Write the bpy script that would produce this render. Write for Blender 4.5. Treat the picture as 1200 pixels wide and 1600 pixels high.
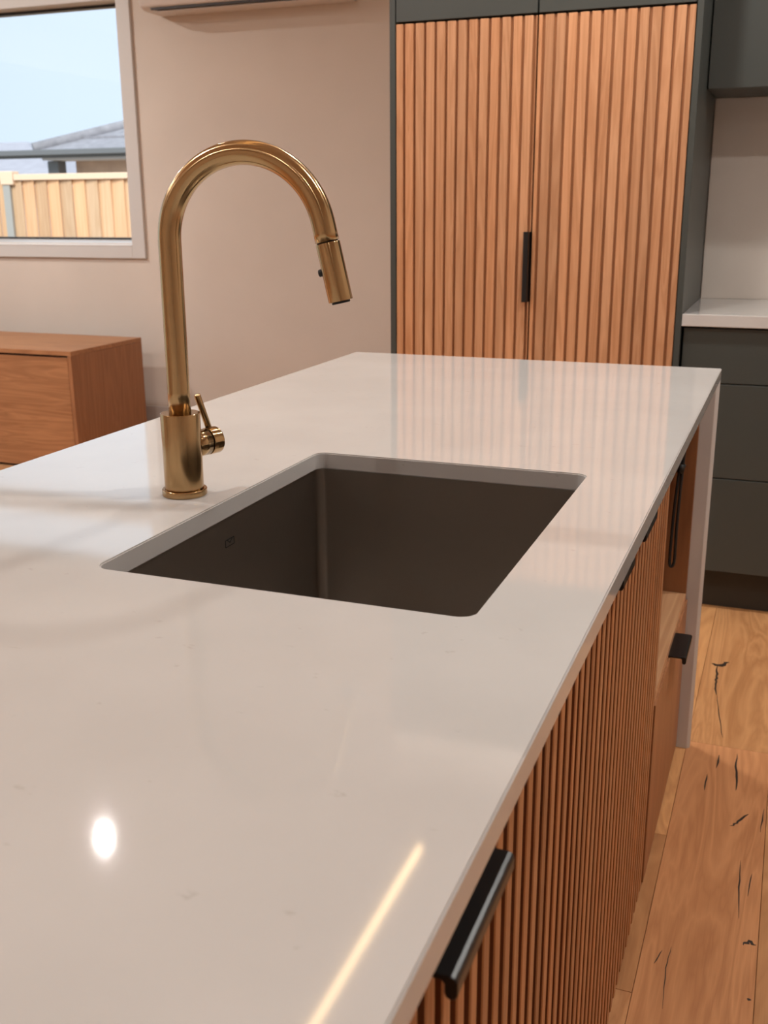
import bpy, bmesh, math, random
from mathutils import Vector, Matrix
random.seed(7)
for o in list(bpy.data.objects):
    bpy.data.objects.remove(o, do_unlink=True)
SC = bpy.context.scene
COL = SC.collection

# ------------------------------------------------------------------ camera
YAW, PIT, ROL, FPX = -0.36866037, 0.28349293, -0.00606883, 1647.47
CAMZ = 1.27
fw = Vector((math.sin(YAW)*math.cos(PIT), math.cos(YAW)*math.cos(PIT), -math.sin(PIT)))
rt = Vector((math.cos(YAW), -math.sin(YAW), 0))
up = rt.cross(fw)
r2 = rt*math.cos(ROL) + up*math.sin(ROL)
u2 = -rt*math.sin(ROL) + up*math.cos(ROL)
cam = bpy.data.cameras.new('camera')
cam.sensor_fit = 'HORIZONTAL'
cam.sensor_width = 36.0
cam.lens = 36.0*FPX/1200.0
cam.clip_start = 0.05
cam.dof.use_dof = True
cam.dof.focus_distance = 1.35
cam.dof.aperture_fstop = 15.0
camo = bpy.data.objects.new('camera', cam)
COL.objects.link(camo)
camo.matrix_world = Matrix(((r2.x, u2.x, -fw.x, 0), (r2.y, u2.y, -fw.y, 0), (r2.z, u2.z, -fw.z, CAMZ), (0, 0, 0, 1)))
SC.camera = camo

# ------------------------------------------------------------------ world, sun, exposure
world = bpy.data.worlds.new('overcast_sky')
SC.world = world
world.use_nodes = True
bg = world.node_tree.nodes['Background']
bg.inputs[0].default_value = (0.71, 0.84, 1.0, 1)
bg.inputs[1].default_value = 1.24
sun = bpy.data.lights.new('sun', 'SUN')
sun.energy = 4.2
sun.color = (1.0, 0.95, 0.88)
sun.angle = 0.5
suno = bpy.data.objects.new('sun', sun)
COL.objects.link(suno)
suno.rotation_euler = (math.radians(48), 0, math.radians(12))
vs = SC.view_settings
vs.view_transform = 'Standard'
vs.look = 'None'
vs.gamma = 1.0
vs.use_curve_mapping = False
vs.exposure = 0.0
try:
    SC.cycles.use_denoising = True
    SC.cycles.max_bounces = 8
    SC.cycles.diffuse_bounces = 5
    SC.cycles.sample_clamp_indirect = 8.0
    SC.cycles.caustics_reflective = False
    SC.cycles.caustics_refractive = False
except Exception:
    pass
WARM = (1.0, 0.968, 0.925)
DOWNLIGHT_W = 15.0

# ------------------------------------------------------------------ materials
def srgb(r, g, b):
    f = lambda c: ((c/255)/12.92) if c/255 <= 0.04045 else (((c/255)+0.055)/1.055)**2.4
    return (f(r), f(g), f(b), 1)

def new_mat(name):
    m = bpy.data.materials.new(name)
    m.use_nodes = True
    nt = m.node_tree
    return m, nt, nt.nodes['Principled BSDF'], nt.nodes, nt.links

def plain(name, col, rough=0.5, metal=0.0, spec=0.5, noise=0.0, nscale=30.0, bump=0.0, stretch=(1, 1, 1)):
    m, nt, p, N, L = new_mat(name)
    p.inputs['Base Color'].default_value = col
    p.inputs['Roughness'].default_value = rough
    p.inputs['Metallic'].default_value = metal
    p.inputs['Specular IOR Level'].default_value = spec
    if noise or bump:
        tc = N.new('ShaderNodeTexCoord'); mp = N.new('ShaderNodeMapping')
        mp.inputs['Scale'].default_value = stretch
        nz = N.new('ShaderNodeTexNoise'); nz.inputs['Scale'].default_value = nscale; nz.inputs['Detail'].default_value = 5
        L.new(tc.outputs['Object'], mp.inputs['Vector']); L.new(mp.outputs[0], nz.inputs['Vector'])
        if noise:
            rp = N.new('ShaderNodeValToRGB')
            rp.color_ramp.elements[0].position = 0.3; rp.color_ramp.elements[1].position = 0.7
            rp.color_ramp.elements[0].color = tuple(c*(1-noise) for c in col[:3]) + (1,)
            rp.color_ramp.elements[1].color = tuple(min(1, c*(1+noise)) for c in col[:3]) + (1,)
            L.new(nz.outputs['Fac'], rp.inputs['Fac']); L.new(rp.outputs['Color'], p.inputs['Base Color'])
        if bump:
            b = N.new('ShaderNodeBump'); b.inputs['Strength'].default_value = bump; b.inputs['Distance'].default_value = 0.002
            L.new(nz.outputs['Fac'], b.inputs['Height']); L.new(b.outputs[0], p.inputs['Normal'])
    return m

def wood(name, dark, light, axis, scale=9.0, along=0.05, rough=0.45, dist=1.2, pores=0.35, spec=0.4):
    m, nt, p, N, L = new_mat(name)
    tc = N.new('ShaderNodeTexCoord'); oi = N.new('ShaderNodeObjectInfo')
    mul = N.new('ShaderNodeVectorMath'); mul.operation = 'SCALE'; mul.inputs[0].default_value = (13.7, 7.3, 21.1)
    L.new(oi.outputs['Random'], mul.inputs['Scale'])
    add = N.new('ShaderNodeVectorMath'); add.operation = 'ADD'
    L.new(tc.outputs['Object'], add.inputs[0]); L.new(mul.outputs[0], add.inputs[1])
    mp = N.new('ShaderNodeMapping'); s = [1, 1, 1]; s[axis] = along; mp.inputs['Scale'].default_value = s
    L.new(add.outputs[0], mp.inputs['Vector'])
    n1 = N.new('ShaderNodeTexNoise'); n1.inputs['Scale'].default_value = scale; n1.inputs['Detail'].default_value = 4; n1.inputs['Distortion'].default_value = dist
    L.new(mp.outputs[0], n1.inputs['Vector'])
    rings = N.new('ShaderNodeMath'); rings.operation = 'PINGPONG'; rings.inputs[1].default_value = 0.06
    L.new(n1.outputs['Fac'], rings.inputs[0])
    rs = N.new('ShaderNodeMath'); rs.operation = 'MULTIPLY'; rs.inputs[1].default_value = 16.0
    L.new(rings.outputs[0], rs.inputs[0])
    mp2 = N.new('ShaderNodeMapping'); s2 = [1, 1, 1]; s2[axis] = 0.025; mp2.inputs['Scale'].default_value = s2
    L.new(add.outputs[0], mp2.inputs['Vector'])
    n2 = N.new('ShaderNodeTexNoise'); n2.inputs['Scale'].default_value = 380.0; n2.inputs['Detail'].default_value = 3
    L.new(mp2.outputs[0], n2.inputs['Vector'])
    mx = N.new('ShaderNodeMix'); mx.data_type = 'FLOAT'; mx.inputs[0].default_value = pores
    L.new(rs.outputs[0], mx.inputs[2]); L.new(n2.outputs['Fac'], mx.inputs[3])
    mx2 = N.new('ShaderNodeMix'); mx2.data_type = 'FLOAT'; mx2.inputs[0].default_value = 0.45
    L.new(mx.outputs[0], mx2.inputs[2]); L.new(n1.outputs['Fac'], mx2.inputs[3])
    rp = N.new('ShaderNodeValToRGB')
    rp.color_ramp.elements[0].position = 0.22; rp.color_ramp.elements[1].position = 0.78
    rp.color_ramp.elements[0].color = dark; rp.color_ramp.elements[1].color = light
    L.new(mx2.outputs[0], rp.inputs['Fac'])
    mc = N.new('ShaderNodeMix'); mc.data_type = 'RGBA'; mc.blend_type = 'MULTIPLY'; mc.inputs[0].default_value = 1.0
    L.new(rp.outputs['Color'], mc.inputs[6]); L.new(oi.outputs['Color'], mc.inputs[7])
    L.new(mc.outputs[2], p.inputs['Base Color'])
    p.inputs['Roughness'].default_value = rough
    p.inputs['Specular IOR Level'].default_value = spec
    b = N.new('ShaderNodeBump'); b.inputs['Strength'].default_value = 0.12; b.inputs['Distance'].default_value = 0.001
    L.new(n2.outputs['Fac'], b.inputs['Height']); L.new(b.outputs[0], p.inputs['Normal'])
    return m

def quartz(name):
    m, nt, p, N, L = new_mat(name)
    tc = N.new('ShaderNodeTexCoord')
    n1 = N.new('ShaderNodeTexNoise'); n1.inputs['Scale'].default_value = 5.0; n1.inputs['Detail'].default_value = 6
    L.new(tc.outputs['Object'], n1.inputs['Vector'])
    rp = N.new('ShaderNodeValToRGB')
    rp.color_ramp.elements[0].position = 0.35; rp.color_ramp.elements[1].position = 0.7
    rp.color_ramp.elements[0].color = (0.495, 0.478, 0.462, 1); rp.color_ramp.elements[1].color = (0.535, 0.518, 0.502, 1)
    L.new(n1.outputs['Fac'], rp.inputs['Fac'])
    # sparse short grey flecks
    mp = N.new('ShaderNodeMapping'); mp.inputs['Scale'].default_value = (26, 44, 26); mp.inputs['Rotation'].default_value = (0, 0, 0.5)
    L.new(tc.outputs['Object'], mp.inputs['Vector'])
    nd = N.new('ShaderNodeTexNoise'); nd.inputs['Scale'].default_value = 3.0
    L.new(mp.outputs[0], nd.inputs['Vector'])
    vm = N.new('ShaderNodeVectorMath'); vm.operation = 'SCALE'; vm.inputs['Scale'].default_value = 0.9
    L.new(nd.outputs['Color'], vm.inputs[0])
    va = N.new('ShaderNodeVectorMath'); va.operation = 'ADD'
    L.new(mp.outputs[0], va.inputs[0]); L.new(vm.outputs[0], va.inputs[1])
    vo = N.new('ShaderNodeTexVoronoi'); vo.inputs['Scale'].default_value = 1.0
    L.new(va.outputs[0], vo.inputs['Vector'])
    r2_ = N.new('ShaderNodeValToRGB')
    r2_.color_ramp.elements[0].position = 0.03; r2_.color_ramp.elements[1].position = 0.14
    r2_.color_ramp.elements[0].color = (1, 1, 1, 1); r2_.color_ramp.elements[1].color = (0, 0, 0, 1)
    L.new(vo.outputs['Distance'], r2_.inputs['Fac'])
    th = N.new('ShaderNodeMath'); th.operation = 'GREATER_THAN'; th.inputs[1].default_value = 0.6
    sx = N.new('ShaderNodeSeparateColor'); L.new(vo.outputs['Color'], sx.inputs[0]); L.new(sx.outputs[0], th.inputs[0])
    mm = N.new('ShaderNodeMath'); mm.operation = 'MULTIPLY'
    L.new(r2_.outputs['Color'], mm.inputs[0]); L.new(th.outputs[0], mm.inputs[1])
    m3 = N.new('ShaderNodeMath'); m3.operation = 'MULTIPLY'; m3.inputs[1].default_value = 0.35
    L.new(mm.outputs[0], m3.inputs[0])
    mc = N.new('ShaderNodeMix'); mc.data_type = 'RGBA'
    L.new(m3.outputs[0], mc.inputs[0]); L.new(rp.outputs['Color'], mc.inputs[6]); mc.inputs[7].default_value = (0.33, 0.29, 0.26, 1)
    L.new(mc.outputs[2], p.inputs['Base Color'])
    p.inputs['Roughness'].default_value = 0.055
    p.inputs['IOR'].default_value = 1.66
    p.inputs['Specular IOR Level'].default_value = 0.5
    return m

def brushed(name, col, rough, aniso, stretch, amp=0.12, uvt=False):
    m, nt, p, N, L = new_mat(name)
    p.inputs['Metallic'].default_value = 1.0
    p.inputs['Base Color'].default_value = col
    p.inputs['Anisotropic'].default_value = aniso
    tc = N.new('ShaderNodeTexCoord'); mp = N.new('ShaderNodeMapping'); mp.inputs['Scale'].default_value = stretch
    nz = N.new('ShaderNodeTexNoise'); nz.inputs['Scale'].default_value = 60.0; nz.inputs['Detail'].default_value = 4
    L.new(tc.outputs['Object'], mp.inputs['Vector']); L.new(mp.outputs[0], nz.inputs['Vector'])
    mr = N.new('ShaderNodeMapRange'); mr.inputs['To Min'].default_value = rough-amp*0.5; mr.inputs['To Max'].default_value = rough+amp*0.5
    L.new(nz.outputs['Fac'], mr.inputs['Value']); L.new(mr.outputs[0], p.inputs['Roughness'])
    if uvt:
        tg = N.new('ShaderNodeTangent'); tg.direction_type = 'UV_MAP'; tg.uv_map = 'UVMap'
        L.new(tg.outputs[0], p.inputs['Tangent'])
    return m

def emissive(name, col, strength):
    m, nt, p, N, L = new_mat(name)
    p.inputs['Base Color'].default_value = (0.8, 0.8, 0.8, 1)
    p.inputs['Emission Color'].default_value = col
    p.inputs['Emission Strength'].default_value = strength
    return m

def glass(name):
    m = bpy.data.materials.new(name); m.use_nodes = True
    nt = m.node_tree; N = nt.nodes; L = nt.links; N.clear()
    o = N.new('ShaderNodeOutputMaterial'); t = N.new('ShaderNodeBsdfTransparent'); g = N.new('ShaderNodeBsdfGlossy')
    t.inputs[0].default_value = (0.96, 0.97, 0.97, 1); g.inputs['Roughness'].default_value = 0.02
    fr = N.new('ShaderNodeFresnel'); fr.inputs[0].default_value = 1.35
    mx = N.new('ShaderNodeMixShader')
    L.new(fr.outputs[0], mx.inputs[0]); L.new(t.outputs[0], mx.inputs[1]); L.new(g.outputs[0], mx.inputs[2]); L.new(mx.outputs[0], o.inputs[0])
    return m

M = {}
M['wall'] = plain('beige_wall_paint', (0.66, 0.585, 0.52, 1), 0.75, noise=0.03, nscale=2.5, bump=0.02)
M['ceiling'] = plain('white_ceiling_paint', (0.86, 0.85, 0.84, 1), 0.85)
M['splash'] = plain('stone_splashback', (0.62, 0.56, 0.50, 1), 0.35, noise=0.03, nscale=6)
M['white_trim'] = plain('white_trim_paint', (0.62, 0.60, 0.585, 1), 0.45)
M['sill'] = plain('gloss_white_sill', (0.90, 0.90, 0.90, 1), 0.10)
M['black_frame'] = plain('black_aluminium', (0.02, 0.02, 0.022, 1), 0.4)
M['quartz'] = quartz('off_white_quartz')
M['oakv'] = wood('oak_vertical', (0.42, 0.19, 0.085, 1), (0.585, 0.30, 0.155, 1), 2, scale=14, along=0.06)
M['oaks'] = wood('oak_slats', (0.35, 0.145, 0.056, 1), (0.53, 0.25, 0.112, 1), 2, scale=14, along=0.06)
M['oakgrooveshade'] = wood('oak_groove_shade', (0.15, 0.045, 0.015, 1), (0.21, 0.07, 0.024, 1), 2, scale=12)  # darker than the slat oak: groove shade put into the colour
M['oakc'] = wood('oak_cupboard', (0.29, 0.125, 0.052, 1), (0.47, 0.225, 0.10, 1), 0, scale=12, along=0.06)
M['oakcv'] = wood('oak_cupboard_side', (0.27, 0.115, 0.048, 1), (0.40, 0.18, 0.08, 1), 2, scale=10, along=0.08)
M['oaktg'] = wood('oak_door_backing', (0.28, 0.11, 0.042, 1), (0.38, 0.16, 0.065, 1), 2, scale=12)
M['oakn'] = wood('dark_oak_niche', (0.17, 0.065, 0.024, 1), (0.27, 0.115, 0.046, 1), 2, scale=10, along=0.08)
M['oaky'] = wood('oak_lengthwise', (0.42, 0.21, 0.10, 1), (0.62, 0.36, 0.19, 1), 1, scale=12)
M['floor'] = wood('oak_floorboard', (0.39, 0.18, 0.075, 1), (0.60, 0.315, 0.145, 1), 1, scale=9, along=0.13, rough=0.42, dist=1.0, pores=0.4, spec=0.35)
M['knot'] = plain('dark_knot_filler', (0.022, 0.012, 0.007, 1), 0.6)
M['green'] = plain('charcoal_green_cabinet', (0.045, 0.050, 0.045, 1), 0.42, noise=0.03, nscale=4)
M['greendark'] = plain('dark_kickboard', (0.022, 0.020, 0.016, 1), 0.5)
M['shadowgap'] = plain('dark_carcass', (0.012, 0.011, 0.010, 1), 0.7)
M['black'] = plain('black_handle_metal', (0.0045, 0.0045, 0.005, 1), 0.32, metal=0.0, spec=0.5)
M['matteblack'] = plain('black_rubber', (0.006, 0.006, 0.006, 1), 0.55)
M['brass'] = brushed('brushed_brass', (0.45, 0.30, 0.150, 1), 0.16, 0.9, (18, 18, 0.6), 0.0, True)
M['gun'] = brushed('gunmetal_steel', (0.33, 0.295, 0.262, 1), 0.42, 0.3, (4, 4, 4))
M['gunmark'] = plain('etched_mark', (0.02, 0.018, 0.016, 1), 0.5)
M['plastic'] = plain('white_plastic', (0.70, 0.66, 0.63, 1), 0.4)
M['darkslot'] = plain('dark_vent', (0.05, 0.045, 0.045, 1), 0.6)
M['glass'] = glass('window_glass')
M['led'] = emissive('warm_led', (1.0, 0.66, 0.33, 1), 12.0)
M['lens'] = emissive('downlight_lens', (1.0, 0.93, 0.86, 1), 24.0)
M['fence'] = wood('fence_pine', (0.70, 0.43, 0.24, 1), (0.85, 0.58, 0.36, 1), 2, scale=8)
M['fencecap'] = plain('fence_cap_pine', (0.90, 0.68, 0.50, 1), 0.7)
M['post'] = plain('grey_post', (0.42, 0.42, 0.40, 1), 0.7)
M['roof'] = plain('grey_roof_tiles', (0.30, 0.30, 0.33, 1), 0.8, noise=0.15, nscale=10)
M['fascia'] = plain('grey_gutter', (0.16, 0.17, 0.18, 1), 0.6)
M['soffit'] = plain('pale_soffit', (0.62, 0.60, 0.60, 1), 0.8)
M['paleroof'] = plain('pale_grey_roof', (0.40, 0.40, 0.45, 1), 0.8, noise=0.08, nscale=4)
M['brickwall'] = plain('tan_render', (0.62, 0.44, 0.33, 1), 0.85, noise=0.1, nscale=6)
M['ground'] = plain('ground_gravel', (0.40, 0.36, 0.30, 1), 0.95, noise=0.2, nscale=3)

# ------------------------------------------------------------------ geometry helpers
WL = {}
def empty(name, loc, label=None, cat=None, group=None):
    o = bpy.data.objects.new(name, None); COL.objects.link(o)
    o.empty_display_size = 0.1
    o.location = loc; WL[o.name] = Vector(loc)
    if label: tag(o, label, cat, group)
    return o

def tag(o, label, cat, group=None):
    o['label'] = label; o['category'] = cat
    if group: o['group'] = group
    return o

def link(name, me, mat, parent=None, origin=None, smooth=False):
    o = bpy.data.objects.new(name, me); COL.objects.link(o)
    if mat is not None and not me.materials: me.materials.append(mat)
    origin = Vector(origin) if origin is not None else Vector((0, 0, 0))
    WL[o.name] = origin
    if parent is not None:
        o.parent = parent; o.location = origin - WL[parent.name]
    else:
        o.location = origin
    if smooth:
        for pl in me.polygons: pl.use_smooth = True
    return o

def bevel_bm(bm, w, seg=2, ang=30):
    if w <= 0: return
    es = [e for e in bm.edges if len(e.link_faces) == 2 and e.calc_face_angle(0) > math.radians(ang)]
    bmesh.ops.bevel(bm, geom=es, offset=w, segments=seg, affect='EDGES', profile=0.5)

def box_mesh(name, sx, sy, sz, bev=0.0, seg=2):
    bm = bmesh.new(); bmesh.ops.create_cube(bm, size=1.0)
    bmesh.ops.scale(bm, vec=(sx, sy, sz), verts=bm.verts)
    bevel_bm(bm, bev, seg)
    me = bpy.data.meshes.new(name); bm.to_mesh(me); bm.free()
    return me

def box(name, x0, x1, y0, y1, z0, z1, mat, parent=None, bev=0.0, seg=2, base=False):
    me = box_mesh(name, x1-x0, y1-y0, z1-z0, bev, seg)
    return link(name, me, mat, parent, ((x0+x1)/2, (y0+y1)/2, (z0+z1)/2))

def struct(o):
    o['kind'] = 'structure'; return o

def prism(name, prof, axis, a0, a1, mat, parent=None, bev=0.0, smooth=False, seg=2):
    """extrude a closed 2-D profile along an axis; prof points are the two other coordinates in xyz order"""
    bm = bmesh.new()
    def P(u, v, a):
        return {0: (a, u, v), 1: (u, a, v), 2: (u, v, a)}[axis]
    v0 = [bm.verts.new(P(u, v, a0)) for u, v in prof]
    v1 = [bm.verts.new(P(u, v, a1)) for u, v in prof]
    bm.faces.new(v0); bm.faces.new(v1[::-1])
    n = len(prof)
    for i in range(n):
        bm.faces.new((v0[i], v1[i], v1[(i+1) % n], v0[(i+1) % n]))
    bmesh.ops.recalc_face_normals(bm, faces=bm.faces)
    bevel_bm(bm, bev, seg)
    cs = [v.co.copy() for v in bm.verts]
    c = Vector([(min(k[i] for k in cs)+max(k[i] for k in cs))/2 for i in range(3)])
    bmesh.ops.translate(bm, vec=-c, verts=bm.verts)
    me = bpy.data.meshes.new(name); bm.to_mesh(me); bm.free()
    return link(name, me, mat, parent, c, smooth)

def frame_axes(t):
    t = t.normalized()
    a = Vector((0, 0, 1)) if abs(t.z) < 0.9 else Vector((1, 0, 0))
    n = t.cross(a).normalized(); b = t.cross(n).normalized()
    return n, b

def tube_mesh(name, pts, rad, seg=48, cap=True):
    """sweep a circle along a path; rad is a number or a list"""
    bm = bmesh.new(); pts = [Vector(p) for p in pts]; rings = []
    n = None
    for i, p in enumerate(pts):
        t = (pts[min(i+1, len(pts)-1)] - pts[max(i-1, 0)]).normalized()
        if n is None: n, b = frame_axes(t)
        else:
            n = (n - t*n.dot(t)).normalized(); b = t.cross(n)
        r = rad[i] if isinstance(rad, (list, tuple)) else rad
        rings.append([bm.verts.new(p + (n*math.cos(2*math.pi*k/seg) + b*math.sin(2*math.pi*k/seg))*r) for k in range(seg)])
    for i in range(len(rings)-1):
        for k in range(seg):
            bm.faces.new((rings[i][k], rings[i][(k+1) % seg], rings[i+1][(k+1) % seg], rings[i+1][k]))
    if cap:
        bm.faces.new(rings[0]); bm.faces.new(rings[-1][::-1])
    bmesh.ops.recalc_face_normals(bm, faces=bm.faces)
    return bm

def tube(name, pts, rad, mat, parent, seg=48, bev=0.0, cap=True):
    bm = tube_mesh(name, pts, rad, seg, cap)
    if bev: bevel_bm(bm, bev, 3, 40)
    c = Vector(pts[0])
    bmesh.ops.translate(bm, vec=-c, verts=bm.verts)
    for f in bm.faces: f.smooth = len(f.verts) <= 4
    me = bpy.data.meshes.new(name); bm.to_mesh(me); bm.free()
    # u runs along the tube, v round it: gives the brushed metal its grain direction
    P = [Vector(p)-c for p in pts]
    acc = [0.0]
    for q0, q1 in zip(P[:-1], P[1:]): acc.append(acc[-1]+(q1-q0).length)
    def along(co):
        best, val = 1e9, 0.0
        for q0, q1, a0 in zip(P[:-1], P[1:], acc):
            d = q1-q0; L2 = max(d.length_squared, 1e-12); t = min(1, max(0, (co-q0).dot(d)/L2))
            r_ = (co-q0-d*t).length
            if r_ < best: best, val = r_, a0+t*d.length
        return val
    uv = me.uv_layers.new(name='UVMap')
    ua = [along(v.co) for v in me.vertices]
    n0, b0 = frame_axes(P[1]-P[0])
    for pl in me.polygons:
        for li in pl.loop_indices:
            vi = me.loops[li].vertex_index; co = me.vertices[vi].co
            uv.data[li].uv = (ua[vi]*10, 0.0)
        # v from the polygon order: only the direction across matters
        cen = pl.center
        for li in pl.loop_indices:
            vi = me.loops[li].vertex_index
            side_ = (me.vertices[vi].co-cen).cross(pl.normal)
            k0 = min(range(len(P)-1), key=lambda q: (P[q]+P[q+1]-2*cen).length_squared)
            ax = (P[k0+1]-P[k0]).normalized()
            uv.data[li].uv = (uv.data[li].uv[0], (me.vertices[vi].co-cen).dot(pl.normal.cross(ax))*10)
    return link(name, me, mat, parent, c)

def copy_part(src, name, parent, origin):
    o = src.copy(); COL.objects.link(o); o.name = name
    WL[o.name] = Vector(origin); o.parent = parent
    o.location = Vector(origin) - WL[parent.name]
    return o

def tint(o, lo=0.86, hi=1.1, warm=0.04):
    v = random.uniform(lo, hi); w = random.uniform(-warm, warm)
    o.color = (v*(1+w), v, v*(1-w), 1)

def rrect(x0, x1, y0, y1, r, n=8):
    pts = []
    for cx, cy, a in ((x1-r, y0+r, -90), (x1-r, y1-r, 0), (x0+r, y1-r, 90), (x0+r, y0+r, 180)):
        for k in range(n+1):
            t = math.radians(a + 90*k/n)
            pts.append((cx+r*math.cos(t), cy+r*math.sin(t)))
    return pts

# ================================================================== SETTING
RX0, RX1, RY0, RY1, CEIL = -5.9, 1.9, -2.7, 5.0, 2.75
KY = 3.95                                   # wall behind the kitchen bench
# floor: slab with separate boards
floor = struct(box('floor', RX0, RX1, RY0, RY1, -0.12, -0.016, M['shadowgap']))
PW = 0.1925
seam0 = -0.147
cols = range(int((RX0-seam0)/PW)-1, int((RX1-seam0)/PW)+1)
plank_n = 0
PL = {}
special = {0: [(0.10, 'a'), (2.444, 'b'), (4.3, 'c')], -1: [(-0.5, 'a'), (1.52, 'b'), (2.01, 'c'), (3.6, 'd')], 1: [(-1.0, 'a'), (0.95, 'b'), (2.95, 'c')]}
meshes = {}
for ci in cols:
    x0 = max(RX0, seam0+ci*PW); x1 = min(RX1, seam0+(ci+1)*PW)
    if x1-x0 < 0.02: continue
    cuts = [c for c, _ in special[ci]] if ci in special else [RY0 + random.uniform(0.6, 2.2) + k*2.2 for k in range(4)]
    ys = [RY0] + [c for c in cuts if RY0+0.15 < c < RY1-0.15] + [RY1]
    for a, b in zip(ys[:-1], ys[1:]):
        o = box('floorboard', x0+0.0004, x1-0.0004, a+0.0004, b-0.0004, -0.016, 0.0, M['floor'], floor, 0.0007, 1)
        tint(o, 0.84, 1.08, 0.05)
        PL[(ci, round(a, 2))] = o
PL[(0, 0.1)].color = (1.06, 0.97, 0.93, 1)
PL[(0, 2.44)].color = (1.0, 0.98, 0.9, 1)
PL[(-1, 1.52)].color = (0.92, 0.88, 0.82, 1)
PL[(-1, 2.01)].color = (1.15, 1.15, 1.05, 1)
PL[(1, 0.95)].color = (1.02, 1.02, 0.98, 1)
def knot(board, pts, w):
    """a dark filled split lying in a floorboard: a lens-shaped sliver 0.3 mm thick"""
    bm = bmesh.new(); pts = [Vector((p[0], p[1], 0)) for p in pts]
    fine = []
    for i in range(len(pts)-1):
        for k in range(4): fine.append(pts[i].lerp(pts[i+1], k/4))
    fine.append(pts[-1])
    Lr, Rr = [], []
    for i, p in enumerate(fine):
        t = (fine[min(i+1, len(fine)-1)]-fine[max(i-1, 0)]).normalized(); n = Vector((-t.y, t.x, 0))
        s = w*0.38*(math.sin(math.pi*(0.04+0.92*i/(len(fine)-1)))**0.7)*random.uniform(0.7, 1.15)
        j = n*random.uniform(-0.25, 0.25)*w
        Lr.append(bm.verts.new(p+j+n*s+Vector((0, 0, 0.0003)))); Rr.append(bm.verts.new(p+j-n*s+Vector((0, 0, 0.0003))))
    for i in range(len(fine)-1):
        bm.faces.new((Lr[i], Rr[i], Rr[i+1], Lr[i+1]))
    r = bmesh.ops.extrude_face_region(bm, geom=list(bm.faces))
    bmesh.ops.translate(bm, vec=(0, 0, -0.0012), verts=[g for g in r['geom'] if isinstance(g, bmesh.types.BMVert)])
    bmesh.ops.recalc_face_normals(bm, faces=bm.faces)
    c = pts[0]; bmesh.ops.translate(bm, vec=-c, verts=bm.verts)
    me = bpy.data.meshes.new('wood_split'); bm.to_mesh(me); bm.free()
    return link('wood_split', me, M['knot'], board, c)
far_b, mid_b, side_b = PL[(0, 2.44)], PL[(0, 0.1)], PL[(1, 0.95)]
knot(far_b, [(-0.128, 2.933), (-0.105, 2.930), (-0.084, 2.962)], 0.022)
knot(far_b, [(-0.111, 2.921), (-0.1085, 2.85), (-0.1074, 2.8015), (-0.1006, 2.73)], 0.009)
knot(far_b, [(-0.0985, 2.73), (-0.083, 2.60), (-0.068, 2.49)], 0.004)
knot(mid_b, [(-0.0686, 2.396), (-0.0698, 2.332)], 0.006)
knot(mid_b, [(-0.0303, 2.417), (-0.027, 2.33), (-0.0206, 2.245)], 0.007)
knot(mid_b, [(-0.0883, 2.294), (-0.0879, 2.22)], 0.005)
knot(mid_b, [(0.008, 2.153), (-0.010, 2.115), (-0.024, 2.092)], 0.008)
knot(mid_b, [(0.0035, 1.971), (0.004, 1.88), (0.010, 1.783)], 0.004)
knot(mid_b, [(0.0258, 1.934), (0.0211, 1.857)], 0.0035)
knot(mid_b, [(0.019, 1.711), (0.030, 1.722), (0.042, 1.716)], 0.010)
knot(mid_b, [(0.0335, 1.572), (0.040, 1.570)], 0.008)
knot(mid_b, [(0.0400, 2.185), (0.0355, 2.091)], 0.004)
knot(mid_b, [(-0.112, 1.644), (-0.1214, 1.605)], 0.003)
knot(mid_b, [(-0.098, 1.66), (-0.101, 1.60), (-0.0945, 1.50)], 0.0025)

T = 0.12
struct(box('ceiling', RX0-T, RX1+T, RY0-T, RY1+T, CEIL, CEIL+0.1, M['ceiling']))
def add_box(bm, x0, x1, y0, y1, z0, z1):
    r = bmesh.ops.create_cube(bm, size=1.0)
    bmesh.ops.scale(bm, vec=(x1-x0, y1-y0, z1-z0), verts=r['verts'])
    bmesh.ops.translate(bm, vec=((x0+x1)/2, (y0+y1)/2, (z0+z1)/2), verts=r['verts'])
GY0, GY1, GZ1 = 0.2, 4.2, 2.35
lw = bmesh.new()
add_box(lw, RX0-T, RX0, RY0, GY0, -0.12, CEIL)
add_box(lw, RX0-T, RX0, GY1, RY1, -0.12, CEIL)
add_box(lw, RX0-T, RX0, GY0, GY1, GZ1, CEIL)
me = bpy.data.meshes.new('wall_left'); lw.to_mesh(me); lw.free()
struct(link('wall_left', me, M['wall']))
sd = struct(empty('door_added_1', (RX0-0.06, (GY0+GY1)/2, 0)))  # unseen glazed sliding door, added to let in fill daylight
for yy in (GY0, (GY0+GY1)/2-0.025, GY1-0.05):
    box('added_door_frame', RX0-0.09, RX0-0.04, yy, yy+0.05, 0.0, GZ1, M['black_frame'], sd, 0.002)
for a_, b_ in ((GY0+0.05, (GY0+GY1)/2-0.025), ((GY0+GY1)/2+0.025, GY1-0.05)):
    box('added_door_frame', RX0-0.09, RX0-0.04, a_, b_, GZ1-0.05, GZ1, M['black_frame'], sd, 0.002)
    box('added_door_frame', RX0-0.09, RX0-0.04, a_, b_, 0.0, 0.05, M['black_frame'], sd, 0.002)
    box('pane', RX0-0.068, RX0-0.062, a_, b_, 0.05, GZ1-0.05, M['glass'], sd)
struct(box('wall_right', RX1, RX1+T, RY0, RY1, -0.12, CEIL, M['wall']))
struct(box('wall_front', RX0-T, RX1+T, RY0-T, RY0, -0.12, CEIL, M['wall']))
struct(box('wall_kitchen', -1.20, RX1, KY, KY+T, 0.0, CEIL, M['wall']))
struct(box('wall_return', -1.20, -1.08, KY+T, RY1, 0.0, CEIL, M['wall']))
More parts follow.
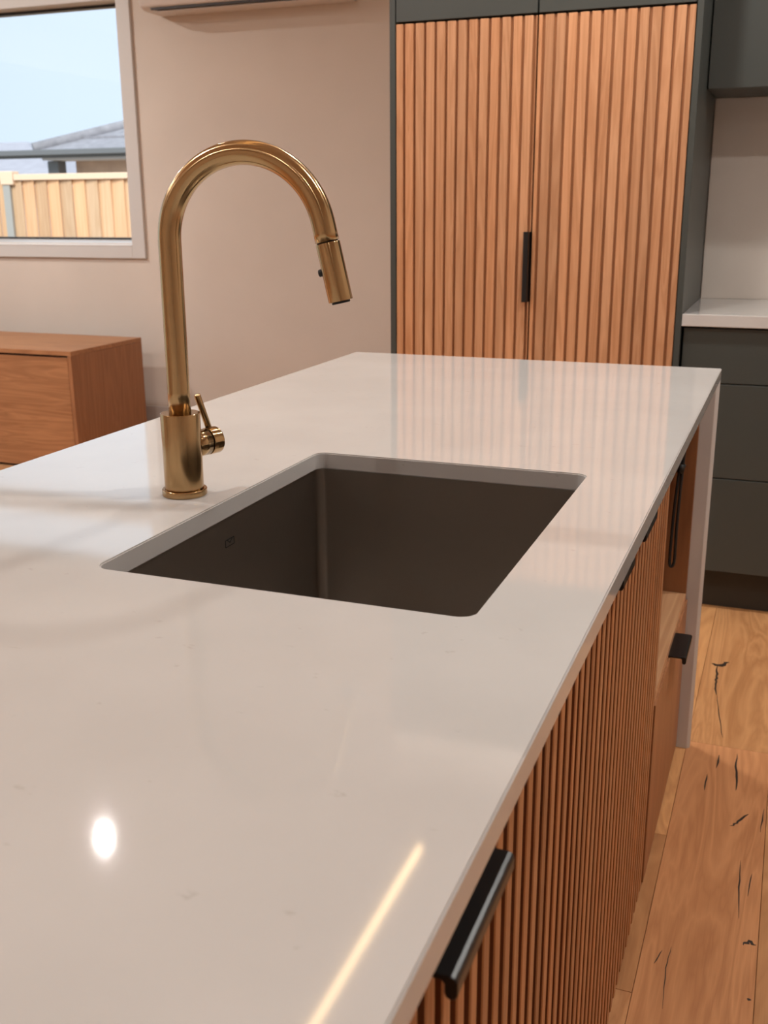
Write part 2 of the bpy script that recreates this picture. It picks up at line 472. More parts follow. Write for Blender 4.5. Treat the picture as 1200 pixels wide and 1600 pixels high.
struct(box('wall_bulkhead', -1.262, RX1, 3.365, KY, 2.47, CEIL, M['wall']))
struct(box('trim_splashback', -0.3165, RX1, KY-0.012, KY, 0.948, 1.606, M['splash']))
# window wall with an opening
WX0, WX1, WZ0, WZ1 = -5.30, -3.372, 1.0785, 2.278
HZ0, HZ1 = WZ1+0.075, 2.66               # highlight pane above the transom
wb = bmesh.new()
add_box(wb, RX0-T, WX0, RY1, RY1+0.16, -0.12, CEIL)
add_box(wb, WX1, RX1, RY1, RY1+0.16, -0.12, CEIL)
add_box(wb, WX0, WX1, RY1, RY1+0.16, -0.12, WZ0)
add_box(wb, WX0, WX1, RY1, RY1+0.16, HZ1, CEIL)
me = bpy.data.meshes.new('wall_back'); wb.to_mesh(me); wb.free()
struct(link('wall_back', me, M['wall']))
AW = 0.080
win = struct(empty('window_1', ((WX0+WX1)/2, RY1, WZ0)))
box('architrave', WX1, WX1+AW, RY1-0.018, RY1, WZ0-AW, CEIL-0.002, M['white_trim'], win, 0.003)
box('architrave', WX0-AW, WX0, RY1-0.018, RY1, WZ0-AW, CEIL-0.002, M['white_trim'], win, 0.003)
box('architrave', WX0, WX1, RY1-0.018, RY1, WZ0-AW, WZ0-0.014, M['white_trim'], win, 0.003)
box('architrave', WX0, WX1, RY1-0.018, RY1, HZ1, CEIL-0.002, M['white_trim'], win, 0.003)
box('transom', WX0, WX1, RY1-0.016, RY1+0.13, WZ1, HZ0, M['white_trim'], win, 0.003)
prism('window_sill', [(RY1-0.020, WZ0-0.014), (RY1-0.020, WZ0-0.008), (RY1+0.084, WZ0+0.016), (RY1+0.084, WZ0-0.014)], 0, WX0, WX1, M['sill'], win, 0.001)
fy0, fy1 = RY1+0.085, RY1+0.135
box('window_frame', WX0, WX1, fy0, fy1, WZ0+0.004, WZ0+0.026, M['black_frame'], win, 0.002)
box('window_frame', WX0, WX1, fy0, fy1, WZ1-0.012, WZ1, M['black_frame'], win, 0.002)
box('window_frame', WX0, WX0+0.03, fy0, fy1, WZ0+0.026, WZ1-0.012, M['black_frame'], win, 0.002)
box('window_frame', WX1-0.006, WX1, fy0, fy1, WZ0+0.026, WZ1-0.012, M['black_frame'], win, 0.001)
box('pane', WX0+0.03, WX1-0.006, fy0+0.02, fy0+0.026, WZ0+0.026, WZ1-0.012, M['glass'], win)
box('window_frame', WX0, WX1, fy0, fy1, HZ0, HZ0+0.02, M['black_frame'], win, 0.002)
box('window_frame', WX0, WX1, fy0, fy1, HZ1-0.02, HZ1, M['black_frame'], win, 0.002)
box('pane', WX0, WX1, fy0+0.02, fy0+0.026, HZ0+0.02, HZ1-0.02, M['glass'], win)
struct(box('baseboard_back', RX0, -1.20, RY1-0.016, RY1, 0.0, 0.196, M['white_trim'], None, 0.004))
struct(box('baseboard_left', RX0, RX0+0.016, RY0, GY0-0.01, 0.0, 0.196, M['white_trim'], None, 0.004))

# ================================================================== KITCHEN ISLAND
TOP, TH = 0.92, 0.0245
IX0, IX1, IY0, IY1 = -1.0085, -0.1387, -0.25, 2.4255
SX0, SX1, SY0, SY1 = -0.6365, -0.2400, 0.8350, 1.3825
bench = empty('island_benchtop', (-0.57, 1.09, 0), 'off-white stone island benchtop with sink cut-out and waterfall end', 'benchtop')
bm = bmesh.new()
inner = rrect(SX0, SX1, SY0, SY1, 0.016, 8)
outer = [(IX1, IY0), (IX1, IY1), (IX0, IY1), (IX0, IY0)]
def ring_plate(bm, inner, outer, z0, z1):
    n = len(inner); k = n//4
    layers = []
    for z in (z1, z0):
        vi = [bm.verts.new((x, y, z)) for x, y in inner]
        vo = [bm.verts.new((x, y, z)) for x, y in outer]
        layers.append((vi, vo))
        for c in range(4):
            for j in range(k-1):
                bm.faces.new((vi[c*k+j], vi[c*k+j+1], vo[c]))
            a = vi[c*k+k-1]; b = vi[((c+1)*k) % n]
            bm.faces.new((a, b, vo[(c+1) % 4], vo[c]))
    (a, b), (c, d) = layers
    for i in range(n): bm.faces.new((a[i], a[(i+1) % n], c[(i+1) % n], c[i]))
    for i in range(4): bm.faces.new((b[i], b[(i+1) % 4], d[(i+1) % 4], d[i]))
    bmesh.ops.recalc_face_normals(bm, faces=bm.faces)
ring_plate(bm, inner, outer, TOP-TH, TOP)
es = [e for e in bm.edges if len(e.link_faces) == 2 and e.calc_face_angle(0) > 1.0]
bmesh.ops.bevel(bm, geom=es, offset=0.0016, segments=2, affect='EDGES')
me = bpy.data.meshes.new('slab'); bm.to_mesh(me); bm.free()
o = link('slab', me, M['quartz'], bench)
o.location = -WL[bench.name]
WT = 0.024
def waterfall(y0, y1, inner_at_low_y):
    c = 0.007
    if inner_at_low_y:
        prof = [(IX0, y0), (IX1-c, y0), (IX1, y0+c), (IX1, y1), (IX0, y1)]
    else:
        prof = [(IX0, y0), (IX1, y0), (IX1, y1-c), (IX1-c, y1), (IX0, y1)]
    return prism('waterfall_panel', prof, 2, 0.0, TOP-TH, M['quartz'], bench, 0.0012)
waterfall(IY1-WT, IY1, True)
waterfall(IY0, IY0+WT, False)

FX = -0.172                                # front face of the slats
SD = 0.018                                 # slat depth
DT = 0.018                                 # door board thickness
BXK = -0.76                                # island back panel
SP, SWD = 0.0335, 0.0175
slat_src = {}
def slat(parent, axis, c, w, z0, z1, plane, mat, depth=SD):
    """one vertical batten glued to a door; axis 'x' doors face +X (island), 'y' doors face -Y"""
    key = (axis, round(w, 4), round(z1-z0, 3), mat.name)
    if axis == 'x': org = (plane-depth/2, c, (z0+z1)/2)
    else: org = (c, plane+depth/2, (z0+z1)/2)
    if key not in slat_src:
        me = box_mesh('slat', depth if axis == 'x' else w, w if axis == 'x' else depth, z1-z0, 0.0012, 1)
        if axis == 'x':                    # island battens: oak face, flanks coloured dark to stand in for groove shade
            me.materials.append(mat); me.materials.append(M['oakgrooveshade'])
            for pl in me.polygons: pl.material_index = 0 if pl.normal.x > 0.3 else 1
        o = link('slat', me, mat, parent, org); slat_src[key] = o
    else:
        o = copy_part(slat_src[key], 'slat', parent, org)
    tint(o, 0.88, 1.08, 0.04)
    return o

def lip_pull(parent, y0, y1, z, door_front, name='handle', xo=-0.1385):
    """black finger pull: flat plate over the door top with a rounded drop lip, runs along Y, faces +X"""
    xi = door_front-0.02
    t = 0.004
    prof = [(xi, z), (xo-0.004, z), (xo-0.0012, z-0.0012), (xo, z-0.004), (xo, z-0.012), (xo-0.0012, z-0.0148), (xo-0.004, z-0.016), (xo-0.0068, z-0.0148), (xo-0.008, z-0.012), (xo-0.008, z-t-0.002), (xo-0.010, z-t), (xi, z-t)]
    return prism(name, prof, 1, y0, y1, M['black'], parent, 0.0006, seg=1)

def island_unit(y0, y1, label, doors, full_sides=True):
    u = empty('island_cabinet', (-0.45, (y0+y1)/2, 0), label, 'cabinet')
    top = 0.64
    box('side_panel', BXK+0.018, FX-SD-DT-0.002, y0+0.0005, y0+0.0165, 0.004, top, M['oakcv'], u)
    box('side_panel', BXK+0.018, FX-SD-DT-0.002, y1-0.0165, y1-0.0005, 0.004, top, M['oakcv'], u)
    box('base_panel', BXK+0.018, FX-SD-DT-0.002, y0+0.017, y1-0.017, 0.08, 0.098, M['oakcv'], u)
    box('top_rail', FX-SD-DT-0.030, FX-SD-DT-0.002, y0+0.0005, y1-0.0005, 0.8645, TOP-TH-0.0005, M['shadowgap'], u)
    for d0, d1, h0, h1, first in doors:
        d = box('door', FX-SD-DT, FX-SD, d0+0.0012, d1-0.0012, 0.008, 0.855, M['oakgrooveshade'], u)
        c = first
        while c-SWD/2 < d1-0.002:
            a, b = max(c-SWD/2, d0+0.0012), min(c+SWD/2, d1-0.0012)
            if b-a > 0.003: slat(d, 'x', (a+b)/2, b-a, 0.008, 0.855, FX, M['oaks'])
            c += SP
        if h0 is not None:
            lip_pull(d, h0, h1, 0.8605, FX, xo=-0.1385 if d0 < 0.9 else -0.1525)
    return u
g0 = 0.5216                                # centre of one slat, fixes the rhythm
def first_after(y):
    k = math.ceil((y - g0 - SWD/2 + 0.004)/SP); return g0 + k*SP
island_unit(IY0+WT+0.001, 0.075, 'narrow slatted oak cabinet at the near end of the island', [(IY0+WT+0.001, 0.075, None, None, first_after(IY0+WT))])
island_unit(0.075, 0.985, 'wide slatted oak island cabinet in front with a large black finger pull', [(0.075, 0.985, 0.467, 0.594, first_after(0.075))])
island_unit(0.985, 1.815, 'two-door slatted oak island cabinet under the sink beside the open niche', [(0.985, 1.31, 1.152, 1.240, first_after(0.985)), (1.31, 1.815, 1.345, 1.455, first_after(1.31))])
bp = box('island_back_panel', BXK, BXK+0.016, IY0+WT+0.001, IY1-WT-0.001, 0.0, TOP-TH-0.0005, M['oakcv'])
tag(bp, 'oak panel closing the back of the kitchen island', 'panel')

# open niche unit with a drawer
NY0, NY1 = 1.816, IY1-WT-0.001
nu = empty('niche_cabinet', (-0.45, (NY0+NY1)/2, 0), 'oak cabinet with open niche over a drawer at far end of island', 'cabinet')
NF = -0.174
box('side_panel', BXK+0.018, NF, NY0, NY0+0.016, 0.004, TOP-TH-0.0005, M['oakcv'], nu, 0.0005, 1)
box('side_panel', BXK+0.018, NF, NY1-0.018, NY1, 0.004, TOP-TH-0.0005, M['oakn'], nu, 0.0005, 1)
box('shelf', BXK+0.036, NF, NY0+0.0165, NY1-0.0185, 0.386, 0.404, M['oaky'], nu, 0.0005, 1)
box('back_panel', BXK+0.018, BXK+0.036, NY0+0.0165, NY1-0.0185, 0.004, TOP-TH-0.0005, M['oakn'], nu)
box('top_panel', BXK+0.036, NF, NY0+0.0165, NY1-0.0185, TOP-TH-0.0165, TOP-TH-0.0005, M['oaky'], nu)
dr = box('drawer_front', NF, NF+0.018-0.016, NY0+0.002, NY1-0.002, 0.008, 0.384, M['oakcv'], nu)
dr.data = box_mesh('drawer_front', 0.018, NY1-NY0-0.004, 0.376, 0.0006, 1); dr.data.materials.append(M['oakcv'])
WL[dr.name] = Vector((NF-0.009+0.004, (NY0+NY1)/2, 0.196)); dr.location = WL[dr.name]-WL[nu.name]
# the shelf stops behind the drawer front
h = lip_pull(dr, 2.045, 2.172, 0.3895, NF+0.004)
# black cable hung in the niche
ca = empty('power_cable', (-0.2, 2.36, 0.405), 'black looped power cable hanging inside the open niche', 'cable')
cx = NY1-0.045
pts = [(-0.196, cx, 0.894), (-0.1965, cx, 0.80), (-0.200, cx, 0.70), (-0.203, cx-0.002, 0.58), (-0.2025, cx-0.003, 0.50), (-0.204, cx-0.004, 0.482), (-0.2085, cx-0.005, 0.476), (-0.2125, cx-0.005, 0.484), (-0.213, cx-0.004, 0.52), (-0.211, cx-0.002, 0.62), (-0.2055, cx, 0.72), (-0.203, cx, 0.80), (-0.201, cx, 0.894)]
def smooth_path(p, n=6):
    p = [Vector(q) for q in p]; out = []
    for i in range(len(p)-1):
        a, b, c, d = p[max(i-1, 0)], p[i], p[i+1], p[min(i+2, len(p)-1)]
        for k in range(n):
            t = k/n
            out.append(0.5*((2*b)+(c-a)*t+(2*a-5*b+4*c-d)*t*t+(3*b-a-3*c+d)*t**3))
    out.append(p[-1]); return out
tube('cable', smooth_path(pts), 0.0034, M['matteblack'], ca, 12)
tube('cable_tie', [(-0.2005, cx, 0.715), (-0.2045, cx, 0.695)], 0.0075, M['matteblack'], ca, 16)

# ================================================================== SINK
sink = empty('undermount_sink', ((SX0+SX1)/2, (SY0+SY1)/2, 0.662), 'dark gunmetal undermount sink set into the island benchtop', 'sink')
ZT, ZB = TOP-TH-0.0004, 0.664
e = 0.004
bm = bmesh.new(); loops = []
prof = [(0.0, ZT), (0.0, ZT-0.01), (0.0, ZB+0.09), (0.0, ZB+0.018)]
for k in range(1, 7):
    a = math.radians(90*k/6); prof.append((0.018*(1-math.cos(a)), ZB+0.018*(1-math.sin(a))))
prof += [(0.06, ZB-0.0006), (0.12, ZB-0.0012)]
for ins, z in prof:
    rr = max(0.014-ins*0.3, 0.006)
    loops.append([bm.verts.new((x, y, z)) for x, y in rrect(SX0-e+ins, SX1+e-ins, SY0-e+ins, SY1+e-ins, rr, 8)])
n = len(loops[0])
for a, b in zip(loops[:-1], loops[1:]):
    for i in range(n): bm.faces.new((a[i], a[(i+1) % n], b[(i+1) % n], b[i]))
bm.faces.new(loops[-1])
# flange under the stone
fl = [bm.verts.new((x, y, ZT)) for x, y in rrect(SX0-0.03, SX1+0.03, SY0-0.03, SY1+0.03, 0.03, 8)]
for i in range(n): bm.faces.new((fl[i], fl[(i+1) % n], loops[0][(i+1) % n], loops[0][i]))
bmesh.ops.recalc_face_normals(bm, faces=bm.faces)
c = WL[sink.name]; bmesh.ops.translate(bm, vec=-c, verts=bm.verts)
for f in bm.faces: f.smooth = len(f.verts) == 4
me = bpy.data.meshes.new('bowl'); bm.to_mesh(me); bm.free()
o = link('bowl', me, M['gun'], sink, c)
md = o.modifiers.new('es', 'EDGE_SPLIT'); md.split_angle = math.radians(50)
tube('drain_ring', [(-0.44, 1.11, 0.6628), (-0.44, 1.11, 0.6655)], 0.045, M['gun'], sink, 40, 0.001)
tube('drain_basket', [(-0.44, 1.11, 0.6656), (-0.44, 1.11, 0.6675)], 0.033, M['gun'], sink, 32, 0.001)
# small maker's mark etched on the left wall: an outlined lozenge
mk = bmesh.new(); xw = SX0-e+0.0003
def mark_bar(y0, z0, y1, z1, w=0.0011):
    a = Vector((0, y0, z0)); b = Vector((0, y1, z1)); t = (b-a).normalized(); nn = Vector((0, -t.z, t.y))*w*0.5
    vs_ = [mk.verts.new(q + Vector((xw+dx, 0, 0))) for dx in (0, 0.0003) for q in (a-nn, b-nn, b+nn, a+nn)]
    for f in ((0, 1, 2, 3), (7, 6, 5, 4), (0, 4, 5, 1), (1, 5, 6, 2), (2, 6, 7, 3), (3, 7, 4, 0)): mk.faces.new([vs_[i] for i in f])
my, mz = 1.115, 0.862
mark_bar(my-0.011, mz+0.004, my+0.011, mz+0.004); mark_bar(my-0.011, mz-0.005, my+0.011, mz-0.005)
mark_bar(my-0.011, mz-0.005, my-0.011, mz+0.004); mark_bar(my+0.011, mz-0.005, my+0.011, mz+0.004)
mark_bar(my-0.007, mz+0.004, my, mz-0.001); mark_bar(my, mz-0.001, my+0.007, mz+0.004)
bmesh.ops.translate(mk, vec=(-xw, -my, -mz), verts=mk.verts)
me = bpy.data.meshes.new('etched_mark'); mk.to_mesh(me); mk.free()
link('etched_mark', me, M['gunmark'], sink, (xw, my, mz))

# ================================================================== TAP
TX, TY = -0.699, 1.1108
tap = empty('kitchen_tap', (TX, TY, TOP), 'brushed brass gooseneck pull-out kitchen tap beside the island sink', 'tap')
tube('base_flange', [(TX, TY, TOP), (TX, TY, TOP+0.0085)], 0.0282, M['brass'], tap, 64, 0.0012)
tube('body', [(TX, TY, TOP+0.0086), (TX, TY, 1.0245)], 0.0245, M['brass'], tap, 64, 0.0008)
PR, AR, CZ, TH_, END = 0.0137, 0.09741, 1.2306, 0.0842, 0.22258
pts = [(TX, TY, 1.0246 + (CZ-1.0246)*k/8) for k in range(9)]
for k in range(1, 61):
    a = math.pi + (END-math.pi)*k/60
    d = AR+AR*math.cos(a); pts.append((TX+d*math.cos(TH_), TY+d*math.sin(TH_), CZ+AR*math.sin(a)))
tdir = Vector((math.sin(END)*math.cos(TH_), math.sin(END)*math.sin(TH_), -math.cos(END)))
E0 = Vector(pts[-1])
pts.append(E0+tdir*0.012); pts.append(E0+tdir*0.0222)
tube('spout', pts, PR, M['brass'], tap, 64)
tube('seam_ring', [E0+tdir*0.0222, E0+tdir*0.0236], PR-0.0016, M['matteblack'], tap, 48)
head = tube('spray_head', [E0+tdir*0.0236, E0+tdir*0.090], PR+0.0004, M['brass'], tap, 64, 0.0008)
tube('nozzle', [E0+tdir*0.0895, E0+tdir*0.0925], PR-0.003, M['matteblack'], head, 48, 0.0006)
side = Vector((-math.cos(END)*math.cos(TH_), -math.cos(END)*math.sin(TH_), -math.sin(END)))   # points back to the riser
Bc = E0+tdir*0.0545
tube('button', [Bc+side*(PR-0.001), Bc+side*(PR+0.0045)], 0.0042, M['matteblack'], head, 24, 0.0008)
# mixer valve on the side of the body
va = math.radians(72); vd = Vector((math.cos(va), math.sin(va), 0))
V0 = Vector((TX, TY, 0.981))
tube('valve_stem', [V0+vd*0.0175, V0+vd*0.0380], 0.0170, M['brass'], tap, 56)
tube('seam_ring', [V0+vd*0.0380, V0+vd*0.0405], 0.0150, M['matteblack'], tap, 48)
knob = tube('valve_knob', [V0+vd*0.0405, V0+vd*0.0565], 0.0173, M['brass'], tap, 56, 0.0008)
L0 = V0+vd*0.0455+Vector((0, 0, 0.0160))
tube('lever', [L0, L0+Vector((0, 0, 0.0455))-vd*0.0165], 0.0042, M['brass'], knob, 32, 0.0005)

# ================================================================== TALL PANTRY
TYF = 3.34
tx0, txl, txm0, txm1, txr, tx1 = -1.2624, -1.2402, -0.7947, -0.7893, -0.3402, -0.3196
pan = empty('pantry_cabinet', (-0.79, 3.64, 0), 'tall charcoal pantry cabinet with two slatted oak doors', 'cabinet')
box('side_panel', tx0, txl-0.003, TYF, KY-0.003, 0.0, 2.468, M['green'], pan, 0.001)
box('side_panel', txr+0.003, tx1, TYF, KY-0.015, 0.0, 2.468, M['green'], pan, 0.001)
box('carcass', txl-0.002, txr+0.002, TYF+SD+DT+0.006, KY-0.02, 0.005, 2.466, M['shadowgap'], pan)
box('kickboard', txl-0.002, txr+0.002, TYF+0.04, TYF+0.048-0.013, 0.0, 0.10, M['greendark'], pan)
ZD0, ZD1 = 0.105, 1.8065
def pantry_door(x0, x1, first, hand):
    TD = 0.009
    d = box('door', x0, x1, TYF+TD, TYF+TD+DT, ZD0, ZD1, M['oaktg'], pan)
    P, W = 0.0344, 0.0258
    c = first
    while c-W/2 > x0: c -= P
    while c-W/2 < x1:
        a, b = max(c-W/2, x0), min(c+W/2, x1)
        if b-a > 0.002: slat(d, 'y', (a+b)/2, b-a, ZD0, ZD1, TYF, M['oakv'], TD)
        c += P
    if hand:
        z0, z1 = 0.972, 1.187
        prof = [(x1+0.0005, TYF+0.016), (x1+0.0005, TYF-0.026), (x1-0.0015, TYF-0.030), (x1-0.014, TYF-0.030), (x1-0.016, TYF-0.028), (x1-0.016, TYF-0.026), (x1-0.0035, TYF-0.026), (x1-0.0035, TYF+0.016)]
        prism('handle', prof, 2, z0, z1, M['black'], d, 0.0005, seg=1)
    return d
dl = pantry_door(txl, txm0, -1.2147+0.005+0.0122, True)
dr_ = pantry_door(txm1, txr, -0.7742+0.005+0.0122, False)
box('overhead_door', txl, txm0, TYF, TYF+0.018, ZD1+0.006, 2.46, M['green'], pan, 0.001)
box('overhead_door', txm1, txr, TYF, TYF+0.018, ZD1+0.006, 2.46, M['green'], pan, 0.001)

# ================================================================== BACK BENCH
bx0 = tx1+0.001
bb = box('back_benchtop', bx0, RX1-0.002, TYF, KY-0.013, 0.911, 0.9475, M['quartz'], None, 0.002)
tag(bb, 'off-white stone benchtop on charcoal drawers beside the pantry', 'benchtop')
DYF = TYF+0.018
def drawer_unit(x0, x1, label):
    u = empty('drawer_cabinet', ((x0+x1)/2, 3.66, 0), label, 'cabinet', 'charcoal drawer cabinets under the back benchtop')
    box('carcass', x0, x1, DYF+0.021, KY-0.015, 0.135, 0.910, M['shadowgap'], u)
    for z0, z1 in ((0.1365, 0.440), (0.4435, 0.737), (0.7405, 0.905)):
        box('drawer_front', x0+0.0025, x1-0.0015, DYF, DYF+0.019, z0, z1, M['green'], u, 0.0012)
    box('kickboard', x0, x1, 3.412, 3.428, 0.0, 0.134, M['greendark'], u)
    return u
drawer_unit(bx0+0.004, 0.58, 'charcoal three-drawer cabinet standing against the pantry side')
drawer_unit(0.582, RX1-0.004, 'charcoal three-drawer cabinet at the right end of the back bench')
def wall_unit(x0, x1, label):
    u = empty('overhead_cabinet', ((x0+x1)/2, 3.77, 1.606), label, 'cabinet', 'charcoal overhead cabinets above the back benchtop')
    box('carcass', x0, x1, 3.621, KY-0.013, 1.6075, 2.466, M['green'], u, 0.001)
    box('door', x0+0.002, x1-0.0015, 3.60, 3.6195, 1.606, 2.462, M['green'], u, 0.0012)
    return u
wall_unit(bx0+0.001, 0.58, 'charcoal overhead cabinet hung against the pantry side')
wall_unit(0.582, RX1-0.004, 'charcoal overhead cabinet at the right end of the back wall')

# ================================================================== LOW OAK SIDEBOARD
cr = empty('sideboard', (-4.3, 4.67, 0), 'low oak sideboard under the window against the beige wall', 'sideboard')
cx1, cx0, cy0, cy1, cz = -3.237, -5.10, 4.205, 4.808, 0.600
box('top_board', cx0, cx1, cy0, cy1, cz-0.022, cz, M['oakc'], cr, 0.0015)
box('side_panel', cx1-0.022, cx1, cy0, cy1, 0.0, cz-0.0225, M['oakcv'], cr, 0.0015)
box('side_panel', cx0, cx0+0.022, cy0, cy1, 0.0, cz-0.0225, M['oakcv'], cr, 0.0015)
box('carcass_front', cx0+0.0225, cx1-0.0225, cy0+0.028, cy0+0.0295, 0.06, cz-0.0225, M['shadowgap'], cr)
box('base_board', cx0+0.0225, cx1-0.0225, cy0+0.030, cy1-0.02, 0.06, 0.08, M['oakcv'], cr)
box('back_board', cx0+0.0225, cx1-0.0225, cy1-0.018, cy1-0.002, 0.0, cz-0.0225, M['oakcv'], cr)
box('plinth', cx0+0.0225, cx1-0.0225, cy0+0.026, cy0+0.044, 0.0, 0.059, M['shadowgap'], cr)
nd = 3; wdt = (cx1-cx0-0.045)/nd
for i in range(nd):
    a = cx0+0.0225+i*wdt
    box('door', a+0.0055, a+wdt-0.0055, cy0+0.007, cy0+0.025, 0.012, cz-0.0325, M['oakc'], cr, 0.001)

# ================================================================== WALL AIR CONDITIONER
ac = empty('air_conditioner', (-2.6, 4.9, 2.182), 'white wall-mounted air conditioner above the window wall', 'air conditioner')
W5 = RY1-0.001
AZ = 2.182
prof = [(W5, AZ), (W5-0.10, AZ+0.001), (W5-0.160, AZ+0.006), (W5-0.188, AZ+0.018), (W5-0.202, AZ+0.05), (W5-0.206, AZ+0.12), (W5-0.202, AZ+0.24), (W5-0.18, AZ+0.28), (W5-0.14, AZ+0.29), (W5, AZ+0.29)]
prism('housing', prof, 0, -3.118, -2.05, M['plastic'], ac, 0.008)
box('louvre', -3.05, -2.12, W5-0.160, W5-0.112, AZ-0.004, AZ+0.0005, M['plastic'], ac, 0.001)
box('air_slot', -3.06, -2.11, W5-0.1790, W5-0.1670, AZ+0.002, AZ+0.012, M['darkslot'], ac)

# ================================================================== LIGHTS OF THE ROOM
DL = [(-2.133, 2.718, 0.22), (-2.133, 1.2, 1.8), (-2.133, -1.2, 0.9), (-4.4, 0.9, 1.6), (-4.4, -1.2, 0.6), (-0.55, 2.72, 1.15), (0.75, 2.80, 1.15), (0.55, 1.55, 1.25), (0.55, -0.9, 0.4), (-0.57, -1.2, 0.35), (-4.5, 2.6, 2.0), (-4.3, 3.75, 1.85)]  # first placed from its benchtop reflection; others added unseen to light the room
names = ['round ceiling downlight over the room between island and window wall', 'added round ceiling downlight left of the island sink', 'added round ceiling downlight behind the left of the camera', 'added round ceiling downlight in the middle of the living area', 'added round ceiling downlight in the far corner of the living area', 'added round ceiling downlight in front of the slatted pantry doors', 'added round ceiling downlight in front of the overhead cabinets', 'added round ceiling downlight over the kitchen aisle beside the island', 'added round ceiling downlight over the aisle behind the camera', 'added round ceiling downlight beyond the near end of the island', 'added round ceiling downlight by the added glazed door', 'added round ceiling downlight in front of the window wall']
for (x, y, wgt), nm in zip(DL, names):
    d = empty('downlight', (x, y, CEIL), nm, 'downlight', 'recessed ceiling downlights')
    prof_ = rrect(x-0.05, x+0.05, y-0.05, y+0.05, 0.0499, 10)
    tube('trim_ring', [(x, y, CEIL-0.0001), (x, y, CEIL-0.006)], 0.055, M['white_trim'], d, 40, 0.001)
    tube('lens', [(x, y, CEIL-0.0061), (x, y, CEIL-0.0075)], 0.019 if wgt == 0.22 else 0.05, M['lens'], d, 32)
    ld = bpy.data.lights.new('downlight_lamp', 'AREA'); ld.shape = 'DISK'; ld.size = 0.036 if wgt == 0.22 else 0.10
    ld.energy = DOWNLIGHT_W*wgt; ld.color = WARM; ld.spread = math.radians(176)
    lo = bpy.data.objects.new('downlight_lamp', ld); COL.objects.link(lo)
    lo.parent = d; lo.location = (0, 0, -0.009)
# linear led profile recessed in the ceiling above the island's far edge
PX, PY0, PY1 = -1.053, 0.80, 3.066
pd = empty('linear_ceiling_light', (PX, 2.0, CEIL), 'slim linear strip light in the ceiling over the island', 'ceiling light')
box('housing', PX-0.022, PX+0.022, PY0-0.015, PY1+0.015, CEIL-0.006, CEIL-0.0001, M['white_trim'], pd, 0.001)
box('led_strip', PX-0.012, PX+0.012, PY0, PY1, CEIL-0.0085, CEIL-0.0061, M['led'], pd)

# ================================================================== OUTSIDE
GZ = -0.42
gr = struct(box('ground', -60, 30, -40, 70, GZ-0.1, GZ, M['ground']))
FY = 8.0
fe = empty('paling_fence', (-6, FY, GZ), 'pine paling fence with capping rail outside the window', 'fence')
x = -9.6; k = 0
pw = 0.134
src = None
postx = -6.655
while x < -2.0:
    if abs(x+pw/2-postx) > 0.05:
        off = 0.0
        org = (x+pw/2, FY+off, (GZ+1.497)/2)
        if src is None:
            me = box_mesh('paling', pw+0.006, 0.014, 1.497-GZ, 0.003, 1)
            o = src = link('paling', me, M['fence'], fe, org)
        else: o = copy_part(src, 'paling', fe, org)
        o.rotation_euler = (0, 0, math.radians(-8)); tint(o, 0.82, 1.08, 0.06)
    x += pw; k += 1
box('capping_rail', postx+0.075, -2.0, FY-0.035, FY+0.06, 1.497, 1.548, M['fencecap'], fe, 0.004)
box('capping_rail', -9.6, postx-0.075, FY-0.035, FY+0.06, 1.497, 1.548, M['fencecap'], fe, 0.004)
box('post', postx-0.055, postx+0.02, FY-0.03, FY+0.05, GZ, 1.46, M['post'], fe, 0.004)
box('post_cap', postx-0.07, postx+0.07, FY-0.04, FY+0.055, 1.46, 1.575, M['fencecap'], fe, 0.006)
for zz in (0.0, 0.9):
    box('back_rail', -9.6, -2.0, FY+0.021, FY+0.06, zz, zz+0.07, M['fencecap'], fe)

# neighbour's house
HY = 14.0
ho = empty('neighbour_house', (-8, HY+4, GZ), 'single-storey house with grey hipped roof right behind the fence', 'house')
ez = 2.10                                   # eave height
hx0, hx1, hd = -11.05, -3.0, 9.0
box('wall', -10.78, -3.4, HY+0.55, HY+8.4, GZ, 2.02, M['brickwall'], ho)
box('window', -9.62, -8.6, HY+0.5, HY+0.56, 0.7, 1.93, M['fascia'], ho, 0.01)
box('soffit', hx0+0.05, hx1, HY+0.02, HY+0.56, 1.955, 1.985, M['soffit'], ho)
box('fascia', -14.8, hx1, HY-0.05, HY+0.03, 1.985, 2.095, M['fascia'], ho, 0.01)
box('gutter', -14.8, hx1, HY-0.16, HY-0.051, 2.02, 2.10, M['fascia'], ho, 0.01)
box('downpipe', -11.05, -10.85, HY+0.2, HY+0.4, GZ, 1.95, M['fascia'], ho, 0.01)
bm = bmesh.new()
pit = math.tan(math.radians(20)); rise = (hd/2)*pit
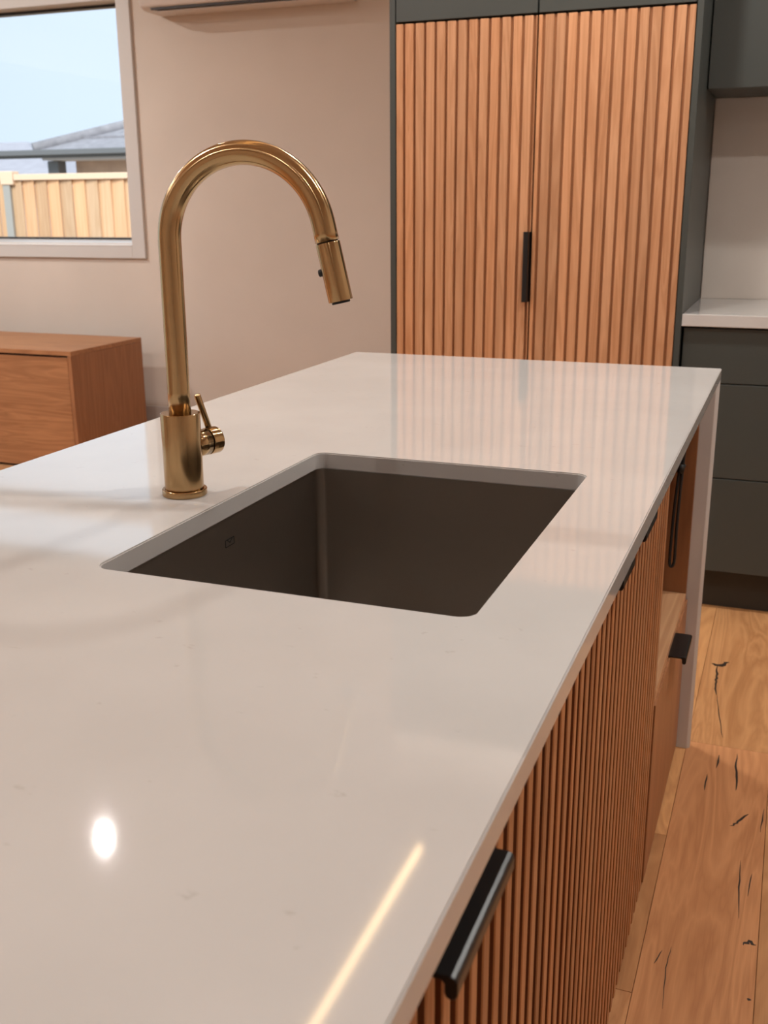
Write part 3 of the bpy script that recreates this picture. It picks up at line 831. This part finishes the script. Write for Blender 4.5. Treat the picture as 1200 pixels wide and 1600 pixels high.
cs = [(hx0, HY-0.1, ez), (hx1, HY-0.1, ez), (hx1, HY+hd, ez), (hx0, HY+hd, ez), (hx0+hd/2, HY+hd/2, ez+rise), (hx1-0.6, HY+hd/2, ez+rise)]
v = [bm.verts.new(c) for c in cs]
for f in ((0, 1, 5, 4), (1, 2, 5), (2, 3, 4, 5), (3, 0, 4), (3, 2, 1, 0)): bm.faces.new([v[i] for i in f])
bmesh.ops.recalc_face_normals(bm, faces=bm.faces)
c = WL[ho.name]; bmesh.ops.translate(bm, vec=-c, verts=bm.verts)
me = bpy.data.meshes.new('roof'); bm.to_mesh(me); bm.free()
rf = link('roof', me, M['roof'], ho, c)
a = Vector((hx0, HY-0.1, ez+0.02)); b = Vector((hx0+hd/2, HY+hd/2, ez+rise+0.02))
tube('ridge_cap', [a, b], 0.09, M['roof'], ho, 10)
# rows of tiles as battens across the front slope
for k in range(1, 9):
    t = k/9
    y_ = HY-0.1+(hd/2+0.1)*t; z_ = ez+rise*t+0.012
    box('tile_course', hx0+(hd/2)*t+0.05, hx1-0.6*t, y_-0.03, y_+0.03, z_-0.02, z_+0.012, M['roof'], ho)
h2 = empty('far_house', (-20, 24, GZ), 'pale-roofed house farther off at the left of the window view', 'house')
HY2 = 22.0
box('wall', -27.0, -17.4, HY2+0.5, HY2+7, GZ, 1.75, M['soffit'], h2)
box('gutter', -28.0, -16.9, HY2-0.1, HY2+0.05, 1.86, 1.99, M['fascia'], h2)
bm = bmesh.new()
cs = [(-28, HY2, 1.95), (-16.9, HY2, 1.95), (-16.9, HY2+8, 1.95), (-28, HY2+8, 1.95), (-24, HY2+4, 3.05), (-20.9, HY2+4, 3.05)]
v = [bm.verts.new(c) for c in cs]
for f in ((0, 1, 5, 4), (1, 2, 5), (2, 3, 4, 5), (3, 0, 4), (3, 2, 1, 0)): bm.faces.new([v[i] for i in f])
bmesh.ops.recalc_face_normals(bm, faces=bm.faces)
c = WL[h2.name]; bmesh.ops.translate(bm, vec=-c, verts=bm.verts)
me = bpy.data.meshes.new('roof'); bm.to_mesh(me); bm.free()
link('roof', me, M['paleroof'], h2, c)
